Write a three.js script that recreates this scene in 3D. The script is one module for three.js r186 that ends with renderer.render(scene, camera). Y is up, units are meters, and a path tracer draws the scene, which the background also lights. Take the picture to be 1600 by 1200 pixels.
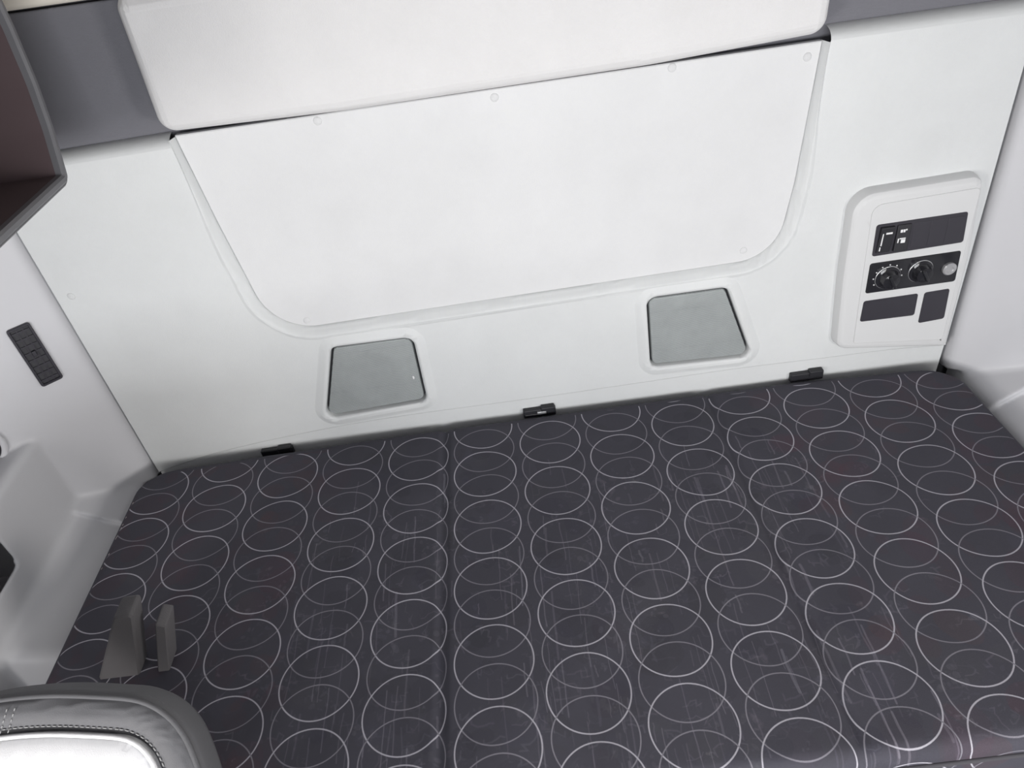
import * as THREE from 'three';
import { RectAreaLightUniformsLib } from 'three/addons/lights/RectAreaLightUniformsLib.js';
import { mergeGeometries, mergeVertices, toCreasedNormals } from 'three/addons/utils/BufferGeometryUtils.js';
import { RoundedBoxGeometry } from 'three/addons/geometries/RoundedBoxGeometry.js';

// ---------------------------------------------------------------- camera, light, exposure
const scene = new THREE.Scene();
const camera = new THREE.PerspectiveCamera(56.14, 4 / 3, 0.05, 30);
camera.position.set(-0.035, 1.768, 1.353);
camera.rotation.set(-0.66393, 0.026806, -0.14584, 'YXZ');
scene.add(camera);

const renderer = new THREE.WebGLRenderer({ antialias: true });
renderer.toneMapping = THREE.LinearToneMapping;
renderer.toneMappingExposure = 1.46;
renderer.outputColorSpace = THREE.SRGBColorSpace;
renderer.shadowMap.enabled = true;
RectAreaLightUniformsLib.init();

scene.background = new THREE.Color(0.95, 0.98, 1.0);            // overcast daylight outside the cab
function windowLight(w, h, pos, target, color, intensity) {      // daylight entering through one window opening
  const l = new THREE.RectAreaLight(color, intensity, w, h);
  l.position.set(...pos); l.lookAt(...target); scene.add(l); return l;
}
windowLight(2.1, 0.66, [0, 1.12, 2.96], [0, 1.12, 0], 0xfbfcff, 7.0);          // windscreen
windowLight(0.60, 0.50, [-1.33, 1.10, 1.92], [0, 1.10, 1.92], 0xfffbf7, 18.0);  // driver's door window
windowLight(0.60, 0.50, [1.33, 1.10, 1.92], [0, 1.10, 1.92], 0xfffbf7, 17.0);   // passenger's door window

// ---------------------------------------------------------------- helpers
function rng(seed) { let s = seed >>> 0; return () => { s = (s + 0x6D2B79F5) >>> 0; let t = s; t = Math.imul(t ^ (t >>> 15), t | 1); t ^= t + Math.imul(t ^ (t >>> 7), t | 61); return ((t ^ (t >>> 14)) >>> 0) / 4294967296; }; }
const used = {};
const numbered = (n) => { const k = used[n] = (used[n] ?? -1) + 1; return k ? `${n}_${String(k).padStart(3, '0')}` : n; };
function mesh(name, geo, mat, parent) {
  const m = new THREE.Mesh(geo, mat); m.name = name; m.castShadow = m.receiveShadow = true; parent.add(m); return m;
}
function thing(name, label, category, group) {
  const g = new THREE.Group(); g.name = numbered(name); g.userData = { label, category };
  if (group) g.userData.group = group;
  scene.add(g); return g;
}
function struct(name, label, category) {
  const g = new THREE.Group(); g.name = name; g.userData = { kind: 'structure', label, category }; scene.add(g); return g;
}
const box = (x0, x1, y0, y1, z0, z1) => new THREE.BoxGeometry(x1 - x0, y1 - y0, z1 - z0).translate((x0 + x1) / 2, (y0 + y1) / 2, (z0 + z1) / 2);
const rbox = (x0, x1, y0, y1, z0, z1, r, s = 3) => new RoundedBoxGeometry(x1 - x0, y1 - y0, z1 - z0, s, r).translate((x0 + x1) / 2, (y0 + y1) / 2, (z0 + z1) / 2);
const merge = (list) => mergeGeometries(list.map((g) => { const n = g.index ? g.toNonIndexed() : g; for (const k of Object.keys(n.attributes)) if (!['position', 'normal', 'uv'].includes(k)) n.deleteAttribute(k); return n; }));

// closed polygon [[x, y, r], ...] (counter-clockwise) with rounded corners
function roundPoly(pts, seg = 8) {
  const out = [], n = pts.length;
  for (let i = 0; i < n; i++) {
    const [x, y, r = 0] = pts[i], a = pts[(i + n - 1) % n], b = pts[(i + 1) % n];
    if (!r) { out.push([x, y]); continue; }
    let ax = a[0] - x, ay = a[1] - y, bx = b[0] - x, by = b[1] - y; const la = Math.hypot(ax, ay), lb = Math.hypot(bx, by);
    ax /= la; ay /= la; bx /= lb; by /= lb;
    const half = Math.acos(Math.max(-1, Math.min(1, ax * bx + ay * by))) / 2, d = Math.min(r / Math.tan(half), la * 0.49, lb * 0.49), rr = d * Math.tan(half);
    let mx = ax + bx, my = ay + by; const lm = Math.hypot(mx, my) || 1, h = rr / Math.sin(half), cx = x + mx / lm * h, cy = y + my / lm * h;
    let t0 = Math.atan2(y + ay * d - cy, x + ax * d - cx), t1 = Math.atan2(y + by * d - cy, x + bx * d - cx);
    while (t1 - t0 > Math.PI) t1 -= 2 * Math.PI; while (t1 - t0 < -Math.PI) t1 += 2 * Math.PI;
    for (let k = 0; k <= seg; k++) { const t = t0 + (t1 - t0) * k / seg; out.push([cx + rr * Math.cos(t), cy + rr * Math.sin(t)]); }
  }
  return out;
}
function offsetPts(pts, off, closed = true, scale) {
  const n = pts.length;
  return pts.map((p, i) => {
    const o = scale ? off * scale(p) : off;
    const a = closed ? pts[(i + n - 1) % n] : pts[Math.max(0, i - 1)], b = closed ? pts[(i + 1) % n] : pts[Math.min(n - 1, i + 1)];
    const e1 = [p[0] - a[0], p[1] - a[1]], e2 = [b[0] - p[0], b[1] - p[1]], l1 = Math.hypot(...e1) || 1, l2 = Math.hypot(...e2) || 1;
    let nx, ny;
    if (l1 === 1 && !e1[0] && !e1[1]) { nx = e2[1] / l2; ny = -e2[0] / l2; } else if (!e2[0] && !e2[1]) { nx = e1[1] / l1; ny = -e1[0] / l1; } else {
      nx = e1[1] / l1 + e2[1] / l2; ny = -e1[0] / l1 - e2[0] / l2;
      const l = Math.hypot(nx, ny) || 1; nx /= l; ny /= l; const c = Math.max(0.5, nx * e1[1] / l1 - ny * e1[0] / l1); nx /= c; ny /= c;
    }
    return [p[0] + nx * o, p[1] + ny * o];
  });
}
// rings [[offset, z], ...] swept round an outline; cap: fill the last ring
function loft(pts, rings, { cap = true, base = false, closed = true, crease = 0.6, scale } = {}) {
  const pos = [], n = pts.length, rs = rings.map(([o, z]) => offsetPts(pts, o, closed, scale).map(([x, y]) => [x, y, z]));
  const tri = (a, b, c) => pos.push(...a, ...b, ...c);
  for (let k = 0; k + 1 < rs.length; k++) for (let i = 0; i < (closed ? n : n - 1); i++) {
    const j = (i + 1) % n, a = rs[k][i], b = rs[k][j], c = rs[k + 1][j], d = rs[k + 1][i];
    tri(a, b, c); tri(a, c, d);
  }
  const fill = (ring, flip) => {
    const v = ring.map((p) => new THREE.Vector2(p[0], p[1]));
    for (const [a, b, c] of THREE.ShapeUtils.triangulateShape(v, [])) flip ? tri(ring[a], ring[c], ring[b]) : tri(ring[a], ring[b], ring[c]);
  };
  if (cap) fill(rs[rs.length - 1], false);
  if (base) fill(rs[0], true);
  const g = new THREE.BufferGeometry(); g.setAttribute('position', new THREE.Float32BufferAttribute(pos, 3));
  const uv = new Float32Array(pos.length / 3 * 2); for (let i = 0; i < pos.length / 3; i++) { uv[2 * i] = pos[3 * i]; uv[2 * i + 1] = pos[3 * i + 1] + pos[3 * i + 2]; }
  g.setAttribute('uv', new THREE.BufferAttribute(uv, 2));
  const w = mergeVertices(g, 1e-5); w.computeVertexNormals();
  return toCreasedNormals(w, crease);
}
function flat(pts, holes = [], z = 0) {
  const s = new THREE.Shape(pts.map((p) => new THREE.Vector2(...p)));
  for (const h of holes) s.holes.push(new THREE.Path(h.map((p) => new THREE.Vector2(...p))));
  return new THREE.ShapeGeometry(s).translate(0, 0, z).toNonIndexed();
}
const rrect = (x0, x1, y0, y1, r, seg = 5) => roundPoly([[x0, y0, r], [x1, y0, r], [x1, y1, r], [x0, y1, r]], seg);
const disc = (cx, cy, r, n = 32) => Array.from({ length: n }, (_, i) => [cx + r * Math.cos(i / n * 2 * Math.PI), cy + r * Math.sin(i / n * 2 * Math.PI)]);
function tube(points, r, seg = 60, closed = false) { return new THREE.TubeGeometry(new THREE.CatmullRomCurve3(points.map((p) => new THREE.Vector3(...p)), closed), seg, r, 8, closed); }

// ---------------------------------------------------------------- textures
function tileNoise(size, seed, octaves) {           // tileable value noise, 0..1
  const out = new Float32Array(size * size); let total = 0;
  for (const [cells, amp] of octaves) {
    const r = rng(seed + cells), g = Float32Array.from({ length: cells * cells }, () => r()); total += amp;
    for (let y = 0; y < size; y++) for (let x = 0; x < size; x++) {
      const u = x / size * cells, v = y / size * cells, i = Math.floor(u), j = Math.floor(v), a = u - i, b = v - j, sa = a * a * (3 - 2 * a), sb = b * b * (3 - 2 * b), i1 = (i + 1) % cells, j1 = (j + 1) % cells;
      out[y * size + x] += amp * ((g[j * cells + i] * (1 - sa) + g[j * cells + i1] * sa) * (1 - sb) + (g[j1 * cells + i] * (1 - sa) + g[j1 * cells + i1] * sa) * sb);
    }
  }
  return out.map((v) => v / total);
}
function dataTex(size, fn, srgb = false, rep = 1) {
  const d = new Uint8Array(size * size * 4);
  for (let i = 0; i < size * size; i++) { const c = fn(i % size, Math.floor(i / size), i); for (let k = 0; k < 3; k++) d[4 * i + k] = Math.max(0, Math.min(255, Math.round(c[k] * 255))); d[4 * i + 3] = 255; }
  const t = new THREE.DataTexture(d, size, size); t.wrapS = t.wrapT = THREE.RepeatWrapping; t.magFilter = THREE.LinearFilter; t.minFilter = THREE.LinearMipmapLinearFilter; t.generateMipmaps = true;
  if (srgb) t.colorSpace = THREE.SRGBColorSpace; t.repeat.set(rep, rep); t.needsUpdate = true; return t;
}
const nFine = tileNoise(512, 11, [[256, 1], [128, 0.7], [64, 0.3]]);
const nCoarse = tileNoise(512, 23, [[4, 1], [8, 0.7], [16, 0.5], [64, 0.3], [256, 0.25]]);
const grain = dataTex(512, (x, y, i) => [nFine[i], nFine[i], nFine[i]], false, 6);
const leatherGrain = dataTex(512, (x, y, i) => { const v = Math.abs(nFine[i] - 0.5) * 2; return [v, v, v]; }, false, 8);
// moulded plastic: faint mottling of the grey itself
const plasticTint = dataTex(512, (x, y, i) => { const v = 0.965 + 0.035 * nCoarse[i] * 1.4; return [v, v, v * 1.002]; }, true, 1.7);

// ---------------------------------------------------------------- materials
const std = (o) => new THREE.MeshStandardMaterial({ side: THREE.DoubleSide, ...o });
const M = {
  wall: std({ color: new THREE.Color().setRGB(0.70, 0.715, 0.71), roughness: 0.55, map: plasticTint, bumpMap: grain, bumpScale: 0.0002 }),
  panel: std({ color: new THREE.Color().setRGB(0.72, 0.725, 0.725), roughness: 0.7, map: plasticTint, bumpMap: grain, bumpScale: 0.00015 }),
  pod: std({ color: new THREE.Color().setRGB(0.63, 0.63, 0.65), roughness: 0.42, bumpMap: grain, bumpScale: 0.0001 }),
  housing: std({ color: new THREE.Color().setRGB(0.66, 0.665, 0.665), roughness: 0.5, bumpMap: grain, bumpScale: 0.0001 }),
  cushion: std({ color: new THREE.Color().setRGB(0.74, 0.735, 0.73), roughness: 0.8, map: plasticTint, bumpMap: grain, bumpScale: 0.0003 }),
  band: std({ color: new THREE.Color().setRGB(0.18, 0.18, 0.20), roughness: 0.95, bumpMap: grain, bumpScale: 0.0004 }),
  cream: std({ color: new THREE.Color().setRGB(0.80, 0.75, 0.66), roughness: 0.9 }),
  gapShade: std({ color: new THREE.Color().setRGB(0.055, 0.055, 0.06), roughness: 0.95 }),  // dark backing colour standing in for shade in wall joints, speaker recesses and vent
  black: std({ color: new THREE.Color().setRGB(0.018, 0.018, 0.022), roughness: 0.5 }),
  charcoal: std({ color: new THREE.Color().setRGB(0.035, 0.033, 0.042), roughness: 0.45 }),
  gloss: std({ color: new THREE.Color().setRGB(0.02, 0.02, 0.024), roughness: 0.12 }),
  chrome: std({ color: new THREE.Color().setRGB(0.82, 0.82, 0.83), roughness: 0.3, metalness: 0.85 }),
  silver: std({ color: new THREE.Color().setRGB(0.42, 0.42, 0.43), roughness: 0.35, metalness: 0.3 }),
  white: std({ color: new THREE.Color().setRGB(0.85, 0.85, 0.85), roughness: 0.6 }),
  cabinet: std({ color: new THREE.Color().setRGB(0.14, 0.14, 0.15), roughness: 0.45, bumpMap: grain, bumpScale: 0.0001 }),
  cabinetInside: std({ color: new THREE.Color().setRGB(0.09, 0.062, 0.066), roughness: 0.7 }),
  seatGrey: std({ color: new THREE.Color().setRGB(0.105, 0.105, 0.112), roughness: 0.66, bumpMap: leatherGrain, bumpScale: 0.0002 }),
  seatWhite: std({ color: new THREE.Color().setRGB(0.82, 0.82, 0.83), roughness: 0.4, bumpMap: leatherGrain, bumpScale: 0.0002 }),
  wedge: std({ color: new THREE.Color().setRGB(0.12, 0.115, 0.12), roughness: 0.85, bumpMap: grain, bumpScale: 0.0003 }),
  stitch: std({ color: new THREE.Color().setRGB(0.3, 0.3, 0.3), roughness: 0.8 }),
  piping: std({ color: new THREE.Color().setRGB(0.06, 0.058, 0.066), roughness: 0.9 }),
  floor: std({ color: new THREE.Color().setRGB(0.06, 0.06, 0.065), roughness: 0.9 }),
  shell: std({ color: new THREE.Color().setRGB(0.24, 0.24, 0.25), roughness: 0.8 }),
  base: std({ color: new THREE.Color().setRGB(0.2, 0.2, 0.21), roughness: 0.7 }),
  glass: new THREE.MeshPhysicalMaterial({ color: 0xffffff, transmission: 1, thickness: 0, roughness: 0, ior: 1.45 }),
};

// ---------------------------------------------------------------- cab shell
{
  const fl = struct('floor', 'dark rubber cab floor in front of the bunk', 'floor');
  mesh('floor_slab', box(-1.45, 1.45, -0.06, 0, -0.2, 3.1), M.floor, fl);
  const ce = struct('ceiling', 'pale cab roof lining above the bunk', 'ceiling');
  mesh('roof_lining', box(-1.45, 1.45, 2.15, 2.21, -0.2, 3.1), M.shell, ce);
  const wf = struct('wall_front', 'front of the cab around the windscreen', 'wall');
  mesh('front_panel', merge([box(-1.45, 1.45, 0, 0.77, 3.0, 3.1), box(-1.45, 1.45, 1.47, 2.15, 3.0, 3.1), box(-1.45, -1.1, 0.77, 1.47, 3.0, 3.1), box(1.1, 1.45, 0.77, 1.47, 3.0, 3.1)]), M.shell, wf);
  const w1 = struct('window_1', 'wide windscreen pane of the cab', 'window');
  mesh('pane', box(-1.1, 1.1, 0.77, 1.47, 3.04, 3.046), M.glass, w1);
  for (const [s, n] of [[-1, 2], [1, 3]]) {
    const d = struct(`window_${n}`, s < 0 ? 'door window on the air vent side of the cab' : 'door window on the switch panel side of the cab', 'window');
    mesh('pane', s < 0 ? box(-1.41, -1.404, 0.83, 1.37, 1.6, 2.24) : box(1.404, 1.41, 0.83, 1.37, 1.6, 2.24), M.glass, d);
  }
}
function sideShell(s) {                                             // outer cab side with the door window opening
  const b = (y0, y1, z0, z1) => (s < 0 ? box(-1.45, -1.37, y0, y1, z0, z1) : box(1.37, 1.45, y0, y1, z0, z1));
  return merge([b(0, 2.15, -0.2, 1.6), b(0, 2.15, 2.24, 3.0), b(0, 0.83, 1.6, 2.24), b(1.37, 2.15, 1.6, 2.24)]);
}

// ---------------------------------------------------------------- moulded side walls (smooth-blended solid, meshed with surface nets)
const smax = (a, b, k) => { const h = Math.max(k - Math.abs(a - b), 0) / k; return Math.max(a, b) + h * h * k * 0.25; };
const smin = (a, b, k) => -smax(-a, -b, k);
const A40 = 40 * Math.PI / 180, nx40 = Math.sin(A40), nz40 = Math.cos(A40);
function podField(x, y, z) {
  let a = nx40 * (x + 0.993) + nz40 * z;                              // diagonal corner pillar
  a = smax(a, 0.602 - y - 0.4 * (x + 1.12), 0.012); a = smax(a, x + 0.9935, 0.016);
  let b = smax(smax(x + 1.126, y - 0.818, 0.02), z - 0.62, 0.05);   // lower side panel with its top shelf
  const qx = Math.abs(x + 1.24) - 0.16, qy = Math.abs(y - 0.738) - 0.048, qz = Math.abs(z - 0.445) - 0.090;   // pocket
  const pocket = Math.hypot(Math.max(qx, 0), Math.max(qy, 0), Math.max(qz, 0)) + Math.min(Math.max(qx, qy, qz), 0) - 0.014;
  let c = 0.53 * (x + 1.122) + 0.848 * (y - 0.606);                // sloping ledge beside the mattress
  c = smax(c, x + 1.022, 0.02); c = smax(c, z - 0.50 + 0.25 * (x + 1.05), 0.03);
  let step = smax(0.53 * (x + 1.122) + 0.848 * (y - 0.622), z - 0.150, 0.006); step = smax(step, x + 1.022, 0.02); step = smax(step, -x - 1.135, 0.03);  // low step below the pillar
  const d = x + 1.33;
  let v = smin(a, b, 0.008); v = smin(v, smin(c, step, 0.006), 0.016); v = smin(v, d, 0.03); v = smax(v, -pocket, 0.008);
  const hx = Math.abs(x + 1.242) - 0.107, hy = Math.abs(y - 0.64) - 0.150, hz = Math.abs(z - 0.40) - 0.190;      // hollow behind the pocket opening
  v = Math.max(v, -(Math.max(hx, hy, hz)));
  return v;
}
function surfaceNets(f, [x0, y0, z0], [x1, y1, z1], h) {
  const nx = Math.ceil((x1 - x0) / h) + 1, ny = Math.ceil((y1 - y0) / h) + 1, nz = Math.ceil((z1 - z0) / h) + 1, val = new Float32Array(nx * ny * nz);
  const id = (i, j, k) => (k * ny + j) * nx + i;
  for (let k = 0; k < nz; k++) for (let j = 0; j < ny; j++) for (let i = 0; i < nx; i++) val[id(i, j, k)] = f(x0 + i * h, y0 + j * h, z0 + k * h);
  const vert = new Int32Array(nx * ny * nz).fill(-1), pos = [];
  for (let k = 0; k < nz - 1; k++) for (let j = 0; j < ny - 1; j++) for (let i = 0; i < nx - 1; i++) {
    let cx = 0, cy = 0, cz = 0, n = 0; const v = (a, b, c) => val[id(i + a, j + b, k + c)];
    const e = (a, b, c, a2, b2, c2) => { const p = v(a, b, c), q = v(a2, b2, c2); if ((p < 0) !== (q < 0)) { const t = p / (p - q); cx += a + (a2 - a) * t; cy += b + (b2 - b) * t; cz += c + (c2 - c) * t; n++; } };
    for (const [b, c] of [[0, 0], [1, 0], [0, 1], [1, 1]]) { e(0, b, c, 1, b, c); e(b, 0, c, b, 1, c); e(b, c, 0, b, c, 1); }
    if (n) { vert[id(i, j, k)] = pos.length / 3; pos.push(x0 + (i + cx / n) * h, y0 + (j + cy / n) * h, z0 + (k + cz / n) * h); }
  }
  const idx = [];
  const quad = (a, b, c, d, flip) => { if (a < 0 || b < 0 || c < 0 || d < 0) return; flip ? idx.push(a, c, b, a, d, c) : idx.push(a, b, c, a, c, d); };
  for (let k = 1; k < nz - 1; k++) for (let j = 1; j < ny - 1; j++) for (let i = 1; i < nx - 1; i++) {
    const p = val[id(i, j, k)] < 0;
    if (p !== (val[id(i + 1, j, k)] < 0)) quad(vert[id(i, j - 1, k - 1)], vert[id(i, j, k - 1)], vert[id(i, j, k)], vert[id(i, j - 1, k)], !p);
    if (p !== (val[id(i, j + 1, k)] < 0)) quad(vert[id(i - 1, j, k - 1)], vert[id(i - 1, j, k)], vert[id(i, j, k)], vert[id(i, j, k - 1)], !p);
    if (p !== (val[id(i, j, k + 1)] < 0)) quad(vert[id(i - 1, j - 1, k)], vert[id(i, j - 1, k)], vert[id(i, j, k)], vert[id(i - 1, j, k)], !p);
  }
  const nor = new Float32Array(pos.length), uv = new Float32Array(pos.length / 3 * 2), q = h * 0.5;
  for (let i = 0; i < pos.length / 3; i++) {
    const [x, y, z] = [pos[3 * i], pos[3 * i + 1], pos[3 * i + 2]], gx = f(x + q, y, z) - f(x - q, y, z), gy = f(x, y + q, z) - f(x, y - q, z), gz = f(x, y, z + q) - f(x, y, z - q), l = Math.hypot(gx, gy, gz) || 1;
    nor[3 * i] = gx / l; nor[3 * i + 1] = gy / l; nor[3 * i + 2] = gz / l; uv[2 * i] = x * 0.7 + z; uv[2 * i + 1] = y;
  }
  const g = new THREE.BufferGeometry(); g.setAttribute('position', new THREE.Float32BufferAttribute(pos, 3)); g.setAttribute('normal', new THREE.BufferAttribute(nor, 3)); g.setAttribute('uv', new THREE.BufferAttribute(uv, 2)); g.setIndex(idx); return g;
}
function mirrored(g) {
  const m = g.clone(), p = m.attributes.position, n = m.attributes.normal, ix = m.index.array;
  for (let i = 0; i < p.count; i++) { p.setX(i, -p.getX(i)); n.setX(i, -n.getX(i)); }
  for (let i = 0; i < ix.length; i += 3) { const t = ix[i + 1]; ix[i + 1] = ix[i + 2]; ix[i + 2] = t; }
  return m;
}
const podGeo = surfaceNets(podField, [-1.38, 0.42, -0.03], [-0.985, 2.16, 0.66], 0.006);
const holeRim = new THREE.TorusGeometry(0.046, 0.007, 10, 40), holeDisc = new THREE.CylinderGeometry(0.043, 0.043, 0.006, 36).rotateX(Math.PI / 2);
const wallL = struct('wall_left', 'pale grey moulded side wall with the air vent, shelf and open pocket', 'wall');
mesh('outer_skin', sideShell(-1), M.shell, wallL);
const podL = mesh('moulding', podGeo, M.pod, wallL);
{
  const g = new THREE.Group(); g.position.set(-1.199, 0.850, 0.178); g.rotation.y = A40;
  g.name = 'side_speaker'; wallL.add(g);
  mesh('rim', holeRim, M.pod, g); mesh('speaker_face', holeDisc, M.black, g);
}
const wallR = struct('wall_right', 'pale grey moulded side wall beside the switch panel', 'wall');
mesh('outer_skin', sideShell(1), M.shell, wallR);
const podR = mesh('moulding', mirrored(podGeo), M.pod, wallR);
podR.position.set(0.0146, -0.011, 0.0); podR.rotation.z = 0.034;

// ---------------------------------------------------------------- rear wall
const wallB = struct('wall_back', 'white moulded rear wall of the sleeper cab above the bunk', 'wall');
const panelOutline = roundPoly([[-0.577, 0.930, 0.11], [0.535, 0.953, 0.10], [0.557, 1.12, 0.5], [0.573, 1.388], [-0.622, 1.379], [-0.607, 1.20, 0.5]], 14);
// rim polyline round left, bottom and right of the recessed panel (top left -> bottom -> top right is counter-clockwise)
const iTL = panelOutline.findIndex((p) => p[0] === -0.622);
const rimPath = [...panelOutline.slice(iTL), ...panelOutline.slice(0, iTL)].map((p) => [p[0], Math.min(p[1], p[0] > 0 ? 1.387 : 1.375)]).flatMap((p, i, a) => { if (i + 1 >= a.length) return [p]; const q = a[i + 1], n = Math.max(1, Math.round(Math.hypot(q[0] - p[0], q[1] - p[1]) / 0.02)); return Array.from({ length: n }, (_, k) => [p[0] + (q[0] - p[0]) * k / n, p[1] + (q[1] - p[1]) * k / n]); });   // starts top-left, ends top-right
const spkL = roundPoly([[-0.532, 0.677, 0.022], [-0.278, 0.692, 0.022], [-0.276, 0.881, 0.022], [-0.462, 0.882, 0.020]], 8);
const spkR = roundPoly([[0.260, 0.706, 0.022], [0.503, 0.699, 0.022], [0.429, 0.903, 0.022], [0.250, 0.902, 0.022]], 8);
const seam = [[-0.985, 0.575], [-0.92, 0.592], [-0.839, 0.611], [-0.72, 0.628], [-0.604, 0.640], [-0.47, 0.650], [-0.33, 0.655], [-0.015, 0.657], [0.235, 0.662], [0.467, 0.667], [0.684, 0.665], [0.852, 0.664], [0.972, 0.656]];
const seamC = new THREE.CatmullRomCurve3(seam.map(([x, y]) => new THREE.Vector3(x, y, 0))).getPoints(70).map((p) => [p.x, p.y]);
{
  const taper = (p) => { const u = Math.max(0, Math.min(1, (p[1] - 1.10) / 0.27)); return 1 - 0.68 * u * u * (3 - 2 * u); };
  const rimOut = offsetPts(rimPath, 0.028, false, taper);
  const rL = rimOut[0], rR = rimOut[rimOut.length - 1];
  const outline = [...seamC.map(([x, y]) => [x, y + 0.0012]), [0.951, 1.388], [rR[0], 1.388], ...rimOut.slice().reverse(), [rL[0], 1.360], [-0.985, 1.352]];
  const spOut = [spkL, spkR].map((s) => offsetPts(s, 0.026));
  const parts = [flat(outline, spOut.map((s) => s.slice().reverse()))];
  // rim of the recess: slope, raised bead, fade into the wall
  parts.push(loft(rimPath, [[0.028, 0], [0.0245, 0.0004], [0.022, 0.0022], [0.0195, 0.0030], [0.0165, 0.0018], [0.010, -0.005], [0.005, -0.0105], [0.001, -0.013], [0.0005, -0.022]], { cap: false, closed: false, crease: 1.0, scale: taper }));
  for (const s of [spkL, spkR]) parts.push(loft(s, [[0.026, 0], [0.021, 0.0012], [0.015, 0.0042], [0.009, 0.0062], [0.004, 0.0060], [0.001, 0.0042], [0, 0.001], [-0.0005, -0.022]], { cap: false, crease: 1.0 }));
  // rounded top lip on both shoulders
  const lip = (x0, x1, ya, yb) => {
    const g = new THREE.PlaneGeometry(1, 1, 12, 10), p = g.attributes.position;
    for (let i = 0; i < p.count; i++) { const u = p.getX(i) + 0.5, t = (p.getY(i) + 0.5) * Math.PI / 2; p.setXYZ(i, x0 + (x1 - x0) * u, ya + (yb - ya) * u + 0.020 * Math.sin(t), -0.034 * (1 - Math.cos(t))); }
    g.computeVertexNormals(); return g.toNonIndexed();
  };
  parts.push(lip(-0.985, rL[0], 1.352, 1.360), lip(rR[0], 0.951, 1.388, 1.388));
  // returned side edges
  parts.push(box(-0.987, -0.985, 0.575, 1.355, -0.03, 0), );
  mesh('upper_moulding', merge(parts), M.wall, wallB);
  // lower trim strip below the seam
  const low = [[-0.985, 0.50], [0.972, 0.50], ...seamC.slice().reverse().map(([x, y]) => [x, y - 0.0015])];
  mesh('lower_strip', loft(low, [[0, -0.02], [0, -0.004], [-0.0012, -0.0026]], { crease: 0.4 }), M.wall, wallB);
  mesh('backing', box(-1.4, 1.4, 0.0, 2.15, -0.16, -0.045), M.gapShade, wallB);
}
// dark fabric band and cream lining above the moulding
{
  const t1 = struct('trim_1', 'dark grey fabric band across the wall behind the padded board', 'wall trim');
  mesh('fabric_band', merge([rbox(-1.33, 1.33, 1.33, 1.604, -0.044, -0.034, 0.004, 2)]), M.band, t1);
  const t2 = struct('trim_2', 'cream lining above the dark fabric band', 'wall trim');
  mesh('cream_lining', rbox(-1.33, 1.33, 1.609, 2.14, -0.044, -0.012, 0.012, 4), M.cream, t2);
}

// ---------------------------------------------------------------- recessed rear panel with its screws
{
  const t = thing('wall_panel', 'large flat off-white panel with rounded lower corners set into rear wall', 'panel');
  mesh('board', loft(panelOutline, [[-0.0012, -0.024], [-0.0012, -0.0135], [-0.003, -0.012]], { crease: 0.5 }), M.panel, t);
  for (const [x, y] of [[-0.499, 0.950], [0.463, 0.980], [-0.027, 1.367], [0.300, 1.376], [-0.356, 1.369], [0.548, 1.362]]) {
    const s = mesh('screw_cap', new THREE.SphereGeometry(0.008, 20, 8, 0, Math.PI * 2, 0, Math.PI / 2).scale(1, 0.35, 1).rotateX(Math.PI / 2), M.panel, t);
    s.position.set(x, y, -0.0122);
  }
}
for (const [x, y, l] of [[-0.955, 1.09, 'small white screw cap on the rear wall near the air vent'], [0.962, 0.668, 'small white screw cap at the lower corner of the switch panel']]) {
  const t = thing('screw_cap', l, 'screw cap'); t.position.set(x, y, 0);
  mesh('cap', new THREE.SphereGeometry(0.008, 20, 8, 0, Math.PI * 2, 0, Math.PI / 2).scale(1, 0.35, 1).rotateX(Math.PI / 2), M.wall, t);
}

// ---------------------------------------------------------------- padded board above
{
  const t = thing('padded_board', 'wide off-white padded board hanging on wall above the recessed panel', 'board');
  const o = roundPoly([[-0.628, 1.393, 0.03], [-0.3, 1.3870, 1.5], [0.25, 1.3925, 1.5], [0.562, 1.407, 0.03], [0.566, 1.63, 0.03], [-0.618, 1.618, 0.03]], 12);
  const rings = []; for (let k = 0; k <= 12; k++) { const a = k / 12 * Math.PI / 2; rings.push([-0.0285 * (1 - Math.cos(a)), 0.004 + 0.034 * Math.sin(a)]); }
  mesh('padding', loft(o, [[-0.006, -0.030], [0, -0.02], ...rings], { crease: 1.2, base: true }), M.cushion, t);
}

// ---------------------------------------------------------------- speakers
const perf = dataTex(512, (x, y, i) => {
  const px = 12, row = Math.floor(y / px), cx = ((x + (row % 2) * 6) % px) - 5.5, cy = (y % px) - 5.5, d = Math.hypot(cx, cy), hole = d < 3.1 ? 1 : d < 4.1 ? 4.1 - d : 0, v = 0.93 + 0.07 * nCoarse[i] - 0.25 * hole;
  return [v, v, v];
}, true, 1 / 0.107);
const perfB = dataTex(512, (x, y) => { const px = 12, row = Math.floor(y / px), cx = ((x + (row % 2) * 6) % px) - 5.5, cy = (y % px) - 5.5, d = Math.hypot(cx, cy), v = d < 3.1 ? 0 : d < 4.6 ? (d - 3.1) / 1.5 : 1; return [v, v, v]; }, false, 1 / 0.107);
M.grille = std({ color: new THREE.Color().setRGB(0.44, 0.47, 0.47), roughness: 0.45, map: perf, bumpMap: perfB, bumpScale: 0.0004 });
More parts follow.
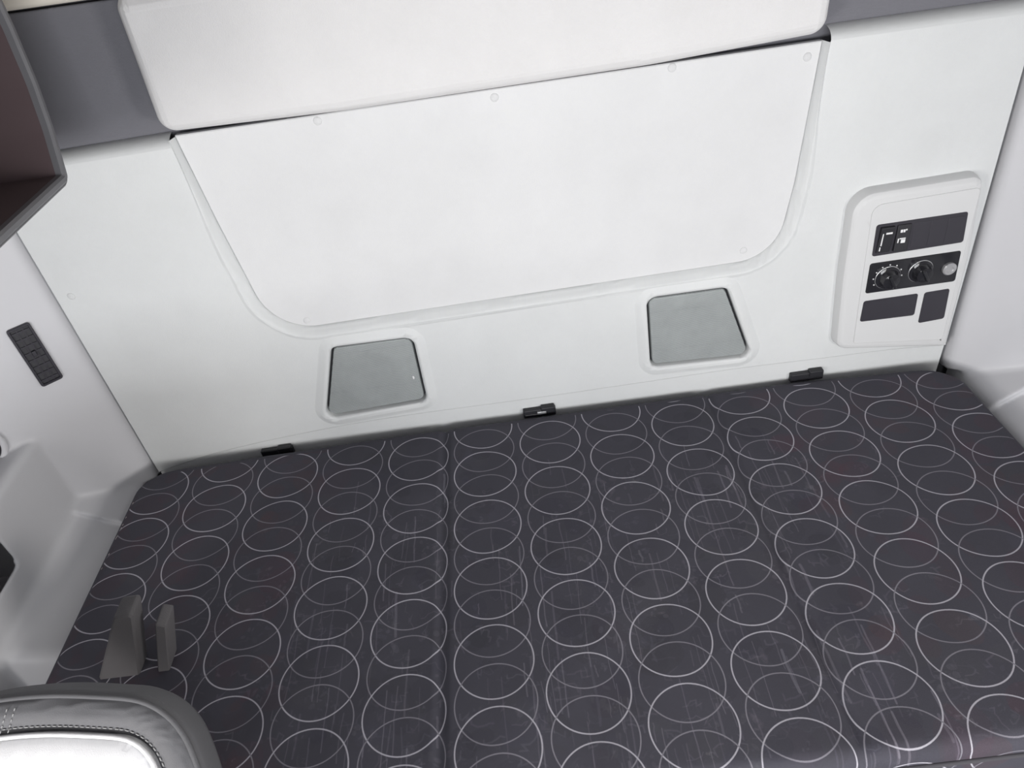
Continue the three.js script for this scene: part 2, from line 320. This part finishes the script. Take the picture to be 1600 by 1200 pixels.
function speaker(outline, cx, cy, r, label) {
  const t = thing('speaker', label, 'speaker', 'rear wall speakers');
  mesh('grille', loft(outline, [[-0.006, -0.018], [-0.0062, -0.004], [-0.0075, -0.0022], [-0.010, -0.0015]], { crease: 0.5 }), M.grille, t);
  const ringG = loft(disc(cx, cy, r, 56), [[0.012, -0.0017], [0.006, -0.0006], [0, 0], [-0.008, -0.0007], [-0.018, -0.0013]], { crease: 1.2 });
  mesh('embossed_ring', ringG, M.grille, t);
  mesh('recess_back', loft(outline, [[-0.0008, -0.0225], [-0.001, -0.0195]], {}), M.gapShade, t);
  return t;
}
{
  const t = speaker(spkL, -0.392, 0.778, 0.072, 'grey mesh speaker grille in rear wall with slanted edge towards the air vent');
  mesh('scuff_chip', new THREE.SphereGeometry(0.003, 8, 6).scale(0.8, 1.6, 0.4).translate(-0.298, 0.765, -0.0012), M.white, t);
  speaker(spkR, 0.352, 0.800, 0.072, 'grey mesh speaker grille in rear wall with slanted edge towards the switch panel');
}

// ---------------------------------------------------------------- switch panel
{
  const t = thing('control_panel', 'raised off-white switch panel with knobs and dark inserts on rear wall', 'control panel');
  const o = roundPoly([[0.688, 0.705, 0.035], [0.957, 0.672, 0.012], [0.945, 0.93, 0.6], [0.926, 1.102, 0.03], [0.664, 1.094, 0.045], [0.672, 0.90, 0.6]], 10);
  mesh('housing', loft(o, [[0.001, -0.002], [0, 0.004], [-0.0015, 0.019], [-0.0040, 0.0245], [-0.0090, 0.0285], [-0.015, 0.030]], { crease: 0.45 }), M.housing, t);
  const pl = roundPoly([[0.727, 0.722, 0.008], [0.938, 0.700, 0.008], [0.921, 1.0765, 0.01], [0.706, 1.068, 0.022]], 8).map((p) => [p[0] - 0.001, p[1]]);
  const plate = mesh('faceplate', loft(pl, [[0.0, 0.0295], [0.0, 0.0312], [-0.001, 0.0318]], { crease: 0.4 }), M.housing, t);
  const quadPts = (q, r) => roundPoly(q.map((p) => [p[0], p[1], r]), 4);
  const ins = (name, q, mat, h = 0.0005) => { const p = quadPts(q, 0.004); const g = mesh(name, loft(p, [[0.0015, 0.0317], [0.0012, 0.0330], [0, 0.0330], [-0.0006, 0.0322 + h]], { crease: 0.3 }), mat, t); return g; };
  // top row: switch bank
  const bank = ins('switch_bank', [[0.726, 0.951], [0.914, 0.957], [0.906, 1.025], [0.722, 1.022]], M.charcoal);
  const tile = (x0, x1, y0, y1, sk = 0) => quadPts([[x0 + sk, y0], [x1 + sk, y0 + (x1 - x0) * 0.03], [x1 - sk, y1 + (x1 - x0) * 0.03], [x0 - sk, y1]], 0.002);
  const rocker = (x0, x1, tilt) => {
    const g = rbox(-(x1 - x0) / 2, (x1 - x0) / 2, -0.030, 0.030, -0.004, 0.004, 0.002).rotateX(tilt).translate((x0 + x1) / 2, 0.9875, 0.0335);
    return mesh('rocker_switch', g, M.black, t);
  };
  const r1 = rocker(0.730, 0.759, 0.07), r2 = rocker(0.765, 0.794, -0.07);
  mesh('icon_mark', merge([box(0.7345, 0.7365, 0.976, 1.004, 0.036, 0.0392), box(0.741, 0.754, 1.002, 1.0060, 0.036, 0.0396), box(0.7345, 0.7365, 0.963, 0.972, 0.0345, 0.0372)]), M.white, r1);
  mesh('icon_mark', merge([box(0.772, 0.777, 0.999, 1.007, 0.0345, 0.0366), box(0.778, 0.782, 0.999, 1.007, 0.0345, 0.0366), box(0.783, 0.7855, 1.004, 1.0075, 0.0345, 0.0366), box(0.769, 0.7715, 0.978, 0.988, 0.035, 0.0384), box(0.7725, 0.785, 0.986, 0.9885, 0.035, 0.0384), box(0.776, 0.785, 0.977, 0.985, 0.035, 0.0386)]), M.white, r2);
  for (const [x0, x1] of [[0.801, 0.834], [0.8365, 0.8695], [0.872, 0.903]]) mesh('blank_cover', loft(tile(x0, x1, 0.9585, 1.0175, 0.001), [[0, 0.0322], [0, 0.0331], [-0.0004, 0.0333]], { crease: 0.3 }), M.charcoal, bank);
  // middle row: glossy heater control
  const ctl = ins('control_strip', [[0.729, 0.859], [0.922, 0.861], [0.916, 0.934], [0.726, 0.931]], M.gloss, 0.0022);
  const knob = (x, y, r) => {
    const pr = [[0, 0.022], [r * 0.55, 0.022], [r * 0.66, 0.0205], [r * 0.74, 0.010], [r * 0.80, 0.006], [r * 0.98, 0.004], [r, 0.0025], [r, 0]].map(([a, b]) => new THREE.Vector2(a, b));
    const g = toCreasedNormals(new THREE.LatheGeometry(pr, 40), 0.6).rotateX(Math.PI / 2).translate(x, y, 0.0342);
    const k = mesh('rotary_knob', g, M.gloss, t);
    mesh('grip_bar', rbox(-0.0035, 0.0035, -r * 0.62, r * 0.62, 0, 0.008, 0.002).rotateZ(0.5).translate(x, y, 0.0542), M.gloss, k);
    mesh('chrome_ring', new THREE.TorusGeometry(r * 0.99, 0.0013, 8, 48).translate(x, y, 0.0352), M.chrome, k);
    return k;
  };
  const k1 = knob(0.768, 0.894, 0.0265);
  for (let i = 0; i < 9; i++) { const a = -0.5 + i * 0.52; mesh('dial_mark', new THREE.SphereGeometry(0.0017, 8, 6).translate(0.768 + Math.cos(a) * 0.0305, 0.894 + Math.sin(a) * 0.0305, 0.0346), M.white, ctl); }
  knob(0.838, 0.899, 0.0255);
  const bt = toCreasedNormals(new THREE.LatheGeometry([[0, 0.007], [0.006, 0.007], [0.0075, 0.0085], [0.012, 0.0085], [0.0145, 0.006], [0.0145, 0]].map((p) => new THREE.Vector2(...p)), 36), 0.6).rotateX(Math.PI / 2).translate(0.899, 0.897, 0.034);
  mesh('push_button', bt, M.silver, t);
  ins('blank_insert', [[0.731, 0.784], [0.851, 0.783], [0.847, 0.838], [0.730, 0.836]], M.charcoal);
  ins('blank_insert', [[0.868, 0.759], [0.923, 0.763], [0.916, 0.840], [0.864, 0.838]], M.charcoal);
}

// ---------------------------------------------------------------- air vent on the diagonal pillar
{
  const t = thing('air_vent', 'narrow black louvred air vent on the grey corner pillar', 'air vent');
  const c = 0.0055; t.position.set(-1.0605 + nx40 * c, 0.9945, 0.0508 + nz40 * c); t.rotation.set(0, A40, 0.0);
  const o = rrect(-0.0225, 0.0225, -0.0725, 0.0725, 0.006);
  mesh('frame', loft(o, [[0, -0.004], [0, 0.0046], [-0.0012, 0.0056], [-0.0040, 0.0056], [-0.0050, 0.0044], [-0.0056, 0.0010]], { cap: false, crease: 0.4 }), M.charcoal, t);
  mesh('vent_back', loft(offsetPts(o, -0.004), [[0, 0], [0, 0.0010]], {}), M.gapShade, t);
  for (let i = 0; i < 8; i++) mesh('louvre_slat', box(-0.0172, 0.0172, -0.0019, 0.0019, 0.0008, 0.0036).translate(0, -0.0595 + i * 0.0170, 0), M.charcoal, t);
  for (const x of [-0.0060, 0.0060]) mesh('divider', box(-0.0015, 0.0015, -0.067, 0.067, 0.0008, 0.0031).translate(x, 0, 0), M.charcoal, t);
  const tb = mesh('slider_tab', rbox(-0.004, 0.004, -0.006, 0.006, 0.001, 0.008, 0.0015), M.charcoal, t); tb.position.set(0, 0.006, 0);
}

// ---------------------------------------------------------------- bunk base, mattress, clips
{
  const b = struct('bunk_base', 'grey box base under the mattress', 'bunk');
  mesh('base_box', rbox(-1.0, 0.985, 0.0, 0.50, 0.0, 0.86, 0.01), M.floor, b);
}
const MX0 = -0.998, MX1 = 0.984, MZ0 = 0.010, MZ1 = 0.890, MTOP = 0.620, MBOT = 0.502;
const GROOVES = [-0.2475, 0.3925];
const bi = [[-1.0, 0.036], [-0.872, 0.026], [-0.652, 0.018], [-0.4, 0.010], [-0.02, 0.006], [0.23, 0.002], [0.61, 0.0], [0.85, 0.010], [1.0, 0.024]];   // slight bow of the rear edge
const backInset = (x) => { for (let k = 0; k + 1 < bi.length; k++) if (x <= bi[k + 1][0]) { const u = Math.max(0, (x - bi[k][0]) / (bi[k + 1][0] - bi[k][0])), v = u * u * (3 - 2 * u); return bi[k][1] * (1 - v) + bi[k + 1][1] * v; } return bi[bi.length - 1][1]; };
function coverTexture(x0, x1, seed) {
  const PPM = 2000, W = Math.round((x1 - x0) * PPM), H = 2040, Z0 = -0.03;   // z from -0.03 m (back) to 0.99 m (over the front edge)
  const cv = document.createElement('canvas'); cv.width = W; cv.height = H; const c = cv.getContext('2d');
  const X = (x) => (x - x0) * PPM, Z = (z) => (z - Z0) * PPM;
  c.fillStyle = 'rgb(65,64,73)'; c.fillRect(0, 0, W, H);
  const all = rng(991);                                            // one set of blotches and scuffs for the whole cover
  for (let i = 0; i < 900; i++) {
    const x = -1.05 + all() * 2.1, z = -0.05 + all() * 1.05, s = 0.008 + all() * 0.03, edge = Math.abs(x) > 0.5 ? 1 : 0, q = all();
    c.fillStyle = edge && q < 0.65 ? `rgba(88,54,62,${0.08 + 0.09 * all()})` : q < 0.5 ? `rgba(40,39,46,${0.06 + 0.08 * all()})` : `rgba(82,82,88,${0.04 + 0.05 * all()})`;
    c.beginPath(); c.ellipse(X(x), Z(z), s * PPM, s * PPM * (0.5 + all()), all() * 3, 0, 7); c.fill();
  }
  c.lineCap = 'round';
  // wear creases running front to back, and short cross cracks
  for (let i = 0; i < 240; i++) {
    const col = Math.round((all() * 7) - 1.5), x = -0.31 + 0.155 * col + (all() - 0.5) * 0.14 + (all() - 0.5) * 0.02, z = 0.16 + Math.pow(all(), 0.75) * 0.72, len = 0.02 + all() * 0.12, w = 0.0012 + all() * all() * 0.0042, k = 0.10 + 0.24 * all();
    let px = x, pz = z; c.strokeStyle = `rgba(150,146,156,${k})`; c.lineWidth = w * PPM; c.beginPath(); c.moveTo(X(px), Z(pz));
    const n = 6; for (let j = 1; j <= n; j++) { px += (all() - 0.5) * 0.003; pz += len / n; c.lineTo(X(px), Z(pz)); } c.stroke();
  }
  for (let i = 0; i < 420; i++) {
    const x = -0.75 + all() * 1.45, z = 0.2 + Math.pow(all(), 0.7) * 0.68; let px = x, pz = z, dir = all() < 0.5 ? 0 : Math.PI / 2;
    c.strokeStyle = `rgba(152,148,158,${0.04 + 0.13 * all()})`; c.lineWidth = (0.0009 + all() * 0.0024) * PPM; c.beginPath(); c.moveTo(X(px), Z(pz));
    for (let j = 0; j < 5; j++) { const l = 0.004 + all() * 0.009; px += Math.cos(dir) * l; pz += Math.sin(dir) * l; c.lineTo(X(px), Z(pz)); dir = (all() < 0.55 ? 0 : Math.PI / 2 * (all() < 0.5 ? 1 : -1)) + (all() - 0.5) * 1.5; } c.stroke();
  }
  for (let i = 0; i < 260; i++) {                                    // powdery scuffs
    const x = -0.7 + all() * 1.4, z = 0.25 + all() * 0.62, r = 0.006 + all() * 0.014; c.fillStyle = `rgba(140,137,146,${0.05 + 0.08 * all()})`;
    for (let j = 0; j < 7; j++) { c.beginPath(); c.ellipse(X(x + (all() - 0.5) * r * 2), Z(z + (all() - 0.5) * r * 2), r * 0.5 * PPM * all(), r * 0.35 * PPM * all(), all() * 3, 0, 7); c.fill(); }
  }
  // woven ring pattern, bright and dim rings alternating
  for (let col = -6; col < 11; col++) for (let row = -4; row < 13; row++) {
    const cx = -0.31 + 0.155 * col, cz = 0.12 + 0.0767 * row; if (cx < x0 - 0.1 || cx > x1 + 0.1) continue;
    const bright = (col + row) % 2 === 0; c.strokeStyle = bright ? 'rgb(172,170,178)' : 'rgb(124,122,130)'; c.lineWidth = (bright ? 0.0025 : 0.0022) * PPM;
    c.beginPath(); c.arc(X(cx), Z(cz), 0.0700 * PPM, 0, 7); c.stroke();
  }
  // unprinted border along the rear and side edges
  c.fillStyle = 'rgb(65,64,73)'; c.beginPath(); c.moveTo(-5, -5); for (let k = 0; k <= 60; k++) { const x = x0 + (x1 - x0) * k / 60; c.lineTo(X(x), Z(MZ0 + backInset(x) + 0.024)); } c.lineTo(W + 5, -5); c.fill(); c.fillRect(0, 0, X(-0.984), H); c.fillRect(X(0.970), 0, W, H);
  c.strokeStyle = 'rgb(65,64,73)'; c.lineWidth = 0.034 * PPM; for (const [ex, sx] of [[-0.998, 1], [0.984, -1]]) { c.beginPath(); c.arc(X(ex + sx * 0.077), Z(0.104), 0.084 * PPM, sx > 0 ? Math.PI : 1.5 * Math.PI, sx > 0 ? 1.5 * Math.PI : 2 * Math.PI); c.stroke(); }
  c.fillStyle = 'rgb(190,180,178)'; for (const z of [0.146, 0.19, 0.212, 0.222, 0.247, 0.251, 0.296, 0.333]) { c.beginPath(); c.ellipse(X(-0.983 + (all() - 0.5) * 0.003), Z(z), 0.0014 * PPM, 0.0028 * PPM, 0.2, 0, 7); c.fill(); }
  // weave
  const im = c.getImageData(0, 0, W, H), d = im.data, r = rng(seed);
  for (let y = 0; y < H; y++) for (let x = 0; x < W; x++) { const i = (y * W + x) * 4, k = 1 + (r() - 0.5) * 0.13 + (((x >> 1) + (y >> 1)) & 1 ? 0.03 : -0.03); d[i] *= k; d[i + 1] *= k; d[i + 2] *= k; }
  c.putImageData(im, 0, 0);
  const t = new THREE.CanvasTexture(cv); t.colorSpace = THREE.SRGBColorSpace; t.anisotropy = 8; return { t, Z0, span: H / PPM };
}
{
  const t = thing('mattress', 'dark charcoal bunk mattress with rows of overlapping pale rings', 'mattress');
  const edgeLines = (a, b, mid) => { const e = [0, 0.0015, 0.004, 0.007, 0.011, 0.016, 0.022, 0.030], s = []; for (const v of e) s.push(a + v); const n = Math.round((b - a - 0.06) / mid); for (let i = 1; i < n; i++) s.push(a + 0.03 + (b - a - 0.06) * i / n); for (const v of e.slice().reverse()) s.push(b - v); return s; };
  let xs = edgeLines(MX0, MX1, 0.012); const zs = edgeLines(MZ0, MZ1, 0.012);
  for (const g of GROOVES) { xs = xs.filter((x) => Math.abs(x - g) > 0.021); for (let i = -5; i <= 5; i++) xs.push(g + i * 0.004); } xs.sort((a, b) => a - b);
  const nx = xs.length, nz = zs.length, CR = 0.075, R = 0.024, cx = (MX0 + MX1) / 2, cz = (MZ0 + MZ1) / 2, hx = (MX1 - MX0) / 2, hz = (MZ1 - MZ0) / 2;
  const edgeDist = (x, z) => Math.min(x - MX0, MX1 - x, z - MZ0, MZ1 - z);
  const pt = (x, z) => {
    const d0 = edgeDist(x, z); let px = x, pz = z; const a = (Math.abs(x - cx) - (hx - CR)) / CR, b = (Math.abs(z - cz) - (hz - CR)) / CR;
    if (a > 0 && b > 0) { const k = Math.max(a, b) / Math.hypot(a, b); px = cx + Math.sign(x - cx) * (hx - CR + a * k * CR); pz = cz + Math.sign(z - cz) * (hz - CR + b * k * CR); }
    pz += backInset(px) * Math.max(0, 1 - (z - MZ0) / 0.35);
    let y = MTOP; if (d0 < R) y -= R - Math.sqrt(R * R - (R - d0) * (R - d0));
    for (const g of GROOVES) { const q = Math.abs(x - g) / 0.016; if (q < 1) y -= 0.0065 * Math.pow(1 - q * q, 2); }
    const w = Math.min(1, d0 / 0.08); y += w * (0.0014 * Math.sin(x * 23 + z * 5) * Math.sin(z * 19 + x * 3) + 0.0010 * Math.sin(x * 47 + 1.3) * Math.sin(z * 31 - x * 9));
    return [px, y, pz];
  };
  const P = [], rowsSide = 7;
  for (let j = 0; j < nz; j++) for (let i = 0; i < nx; i++) P.push(pt(xs[i], zs[j]));
  const g = new THREE.BufferGeometry(); g.setAttribute('position', new THREE.Float32BufferAttribute(P.flat(), 3));
  const idx = []; for (let j = 0; j + 1 < nz; j++) for (let i = 0; i + 1 < nx; i++) { const a = j * nx + i; idx.push(a, a + nx, a + 1, a + 1, a + nx, a + nx + 1); }
  g.setIndex(idx); g.computeVertexNormals(); const N = g.attributes.normal.array;
  const cuts = [0, xs.findIndex((x) => Math.abs(x - GROOVES[0]) < 1e-6), xs.findIndex((x) => Math.abs(x - GROOVES[1]) < 1e-6), nx - 1];
  const bounds = [-1.01, GROOVES[0], GROOVES[1], 1.0];
  for (let s = 0; s < 3; s++) {
    const i0 = cuts[s], i1 = cuts[s + 1], pos = [], nor = [], uv = [], ix = [], { t: tex, Z0, span } = coverTexture(bounds[s] - 0.004, bounds[s + 1] + 0.004, 40 + s), bw = bounds[s + 1] - bounds[s] + 0.008;
    const U = (x, z) => uv.push((x - bounds[s] + 0.004) / bw, 1 - (z - Z0) / span);
    for (let j = 0; j < nz; j++) for (let i = i0; i <= i1; i++) { const a = j * nx + i; pos.push(...P[a]); nor.push(N[3 * a], N[3 * a + 1], N[3 * a + 2]); U(P[a][0], P[a][2]); }
    const w = i1 - i0 + 1; for (let j = 0; j + 1 < nz; j++) for (let i = 0; i + 1 < w; i++) { const a = j * w + i; ix.push(a, a + w, a + 1, a + 1, a + w, a + w + 1); }
    // side skirt
    const loop = []; if (s === 0) for (let j = 0; j < nz; j++) loop.push([i0, j]); for (let i = s === 0 ? i0 + 1 : i0; i <= i1; i++) loop.push([i, nz - 1]); if (s === 2) for (let j = nz - 2; j >= 0; j--) loop.push([i1, j]);
    const skirt = (lp) => { const b0 = pos.length / 3; for (const [i, j] of lp) { const p = P[j * nx + i]; for (let k = 0; k <= rowsSide; k++) { const y = p[1] + (MBOT - p[1]) * k / rowsSide, bulge = 0.004 * Math.sin(Math.PI * k / rowsSide); const ox = Math.sign(p[0] - cx) * (Math.abs(p[0] - cx) > hx - 0.001 ? bulge : 0), oz = p[2] > MZ1 - 0.001 ? bulge : 0; pos.push(p[0] + ox * 0.5, y, p[2] + oz); const q = [Math.abs(p[0] - cx) > hx - CR * 0.6 ? Math.sign(p[0] - cx) : 0, 0, Math.abs(p[2] - cz) > hz - CR * 0.6 ? Math.sign(p[2] - cz) : 0], l = Math.hypot(...q) || 1; nor.push(q[0] / l, 0, q[2] / l); U(p[0], p[2] + (j === nz - 1 ? p[1] - y : 0)); } }
      for (let a = 0; a + 1 < lp.length; a++) for (let k = 0; k < rowsSide; k++) { const q = b0 + a * (rowsSide + 1) + k; ix.push(q, q + 1, q + rowsSide + 1, q + 1, q + rowsSide + 2, q + rowsSide + 1); } };
    skirt(loop); const back = []; for (let i = i1; i >= i0; i--) back.push([i, 0]); skirt(back);
    const gg = new THREE.BufferGeometry(); gg.setAttribute('position', new THREE.Float32BufferAttribute(pos, 3)); gg.setAttribute('normal', new THREE.Float32BufferAttribute(nor, 3)); gg.setAttribute('uv', new THREE.Float32BufferAttribute(uv, 2)); gg.setIndex(ix);
    mesh('cover_section', gg, std({ map: tex, roughness: 0.88 }), t);
  }
  // sewn hem under the front edge
  mesh('front_piping', tube([[MX0 + 0.08, 0.583, MZ1 + 0.002], [-0.3, 0.584, MZ1 + 0.003], [0.3, 0.583, MZ1 + 0.003], [MX1 - 0.08, 0.584, MZ1 + 0.002]], 0.004, 80), M.piping, t);
}
function clip(x, y, label, shiny) {
  const t = thing('mattress_clip', label, 'clip', shiny ? undefined : 'mattress clips on the rear wall'); t.position.set(x, y, 0); t.rotation.z = 0.01;
  mesh('body', rbox(-0.040, 0.040, -0.016, 0.008, -0.003, 0.011, 0.003), M.black, t);
  mesh('hook', rbox(0.004, 0.038, -0.004, 0.013, -0.002, 0.014, 0.003), M.black, t);
  if (shiny) { mesh('metal_tongue', rbox(-0.006, 0.016, -0.004, 0.003, 0.011, 0.0155, 0.001), M.chrome, t).userData.label = 'bright metal tongue'; mesh('metal_wire', box(-0.036, -0.006, -0.0062, -0.0046, 0.0105, 0.0122), M.chrome, t); }
}
clip(-0.674, 0.600, 'black clip at mattress edge near the air vent corner', false);
clip(-0.014, 0.620, 'black clip with bright metal tongue at mattress edge between the two speakers', true);
clip(0.641, 0.625, 'black clip at mattress edge near the switch panel', false);

// ---------------------------------------------------------------- open cabinet hanging on the side
{
  const t = thing('cabinet', 'dark grey open side cabinet with maroon-black inside hanging over the bunk', 'cabinet');
  // side outline in (z, y), as seen from the middle of the cab; extruded towards the side wall
  const out = [[0.150, 1.372], [0.78, 1.368], [0.78, 2.06], [0.115, 2.06], [0.082, 1.68], [0.086, 1.60], [0.098, 1.52], [0.118, 1.45]];
  const o = roundPoly(out.map((p, i) => [p[0], p[1], i === 0 ? 0.022 : i === 1 ? 0.02 : i > 3 ? 0.15 : 0.01]), 8);
  const inn = offsetPts(o, -0.019);
  // local: x = z, y = y, extrude along -x(world)
  const face = (g) => g.applyMatrix4(new THREE.Matrix4().makeBasis(new THREE.Vector3(0, 0, 1), new THREE.Vector3(0, 1, 0), new THREE.Vector3(-1, 0, 0))).translate(-0.75, 0, 0);
  const flipN = (g) => { g.computeVertexNormals(); return g; };
  mesh('carcass', flipN(face(merge([loft(o, [[-0.004, 0], [-0.0005, 0.003], [0, 0.008], [0, 0.61]], { cap: true, crease: 0.5 })]))), M.cabinet, t);
  mesh('frame_edge', flipN(face(loft(inn, [[0.015, 0.0005], [0.010, -0.0035], [0.004, -0.0035], [0, 0.0], [0, 0.02]], { cap: false, crease: 0.5 }))), M.cabinet, t);
  mesh('inside_lining', flipN(face(loft(inn, [[0, 0.01], [-0.001, 0.58]], { cap: true, crease: 0.4 }))), M.cabinetInside, t);
  const hk = mesh('inside_catch', rbox(-0.020, 0.020, -0.028, 0.028, -0.012, 0.012, 0.006), M.black, t); hk.position.set(-0.812, 1.575, 0.128);
}

// ---------------------------------------------------------------- seat
{
  const t = thing('seat', 'grey leather cab seat with white centre panel standing in front of bunk', 'seat');
  const g = new THREE.Group(); g.name = 'backrest'; t.add(g);
  const T = 45 * Math.PI / 180; g.position.set(-0.607, 1.0, 0.846); g.rotation.x = T - Math.PI / 2;     // local x = right, local y = up the backrest, local z = towards the occupant
  const o = roundPoly([[0.135, -0.72, 0.1], [0.131, -0.15, 0.5], [0.088, -0.036, 0.12], [-0.115, -0.001, 0.7], [-0.318, -0.036, 0.12], [-0.360, -0.15, 0.5], [-0.365, -0.72, 0.1]], 12);
  const rings = []; for (let k = 0; k <= 7; k++) { const a = k / 7 * Math.PI / 2; rings.push([-0.022 * (1 - Math.cos(a)), -0.022 + 0.022 * Math.sin(a)]); }
  mesh('outer_cover', loft(o, [[-0.03, -0.075], [-0.008, -0.068], [0, -0.05], ...rings, [-0.032, 0.0], [-0.040, -0.004], [-0.043, -0.012]], { cap: true, base: true, crease: 1.0 }), M.seatGrey, g);
  mesh('edge_piping', tube(offsetPts(o, -0.004).filter((_, i) => i % 3 === 0).map((p) => [p[0], p[1], -0.008]), 0.0035, 220, true), M.seatGrey, g);
  const inner = offsetPts(o, -0.047);
  mesh('centre_panel', loft(inner, [[0, -0.014], [-0.002, -0.004], [-0.012, 0.004], [-0.03, 0.010]], { crease: 1.0 }), M.seatWhite, g).userData.label = 'white leather centre panel';
  mesh('white_piping', tube(inner.filter((_, i) => i % 3 === 0).map((p) => [p[0], p[1], 0.0005]), 0.0032, 220, true), M.seatWhite, g);
  // stitching: along the inner edge of the band and a double row across it
  const line = offsetPts(o, -0.038); const cv = new THREE.CatmullRomCurve3(line.filter((_, i) => i % 2 === 0).map((p) => new THREE.Vector3(p[0], p[1], -0.0016)), true), L = cv.getLength(), st = [];
  for (let i = 0; i < Math.floor(L / 0.007); i++) { const u = i / Math.floor(L / 0.007), p = cv.getPointAt(u), d = cv.getTangentAt(u); st.push(new THREE.CapsuleGeometry(0.0009, 0.003, 2, 5).rotateZ(Math.atan2(d.y, d.x) - Math.PI / 2).translate(p.x, p.y, p.z)); }
  for (const x of [-0.122, -0.112]) for (let i = 0; i < 5; i++) st.push(new THREE.CapsuleGeometry(0.0008, 0.0022, 2, 5).rotateZ(-0.35).translate(x + i * 0.0022, -0.050 + i * 0.0062, 0.0004));
  const s = mesh('stitching', merge(st), M.stitch, g); s.userData.kind = 'stuff';
  mesh('seat_cushion', rbox(-0.98, -0.46, 0.40, 0.54, 1.30, 1.82, 0.05, 5), M.seatGrey, t);
  mesh('pedestal', merge([rbox(-0.84, -0.49, 0.0, 0.06, 1.34, 1.78, 0.015), rbox(-0.76, -0.57, 0.05, 0.42, 1.42, 1.70, 0.02)]), M.base, t);
}

// ---------------------------------------------------------------- wedge behind the seat
{
  const t = thing('wedge_cushion', 'dark grey wedge-shaped cushion leaning on mattress behind the seat', 'cushion');
  t.position.set(-0.80, 0.618, 0.60);
  const o = roundPoly([[-0.085, 0, 0.004], [-0.007, 0, 0.004], [0.058, 0.176, 0.006], [0.024, 0.174, 0.006]], 5);
  mesh('padding', loft(o, [[-0.003, -0.045], [0, -0.041], [0, -0.004], [-0.003, 0]], { base: true, crease: 0.5 }), M.wedge, t);
  const f = roundPoly([[0.026, 0, 0.002], [0.048, 0, 0.002], [0.096, 0.132, 0.003], [0.080, 0.140, 0.003]], 4);
  mesh('side_flap', loft(f, [[0, -0.045], [0, -0.004], [-0.002, -0.002]], { base: true, crease: 0.5 }), M.wedge, t);
}

scene.traverse((o) => { if (o.isMesh) { o.castShadow = true; o.receiveShadow = true; } });
renderer.render(scene, camera);
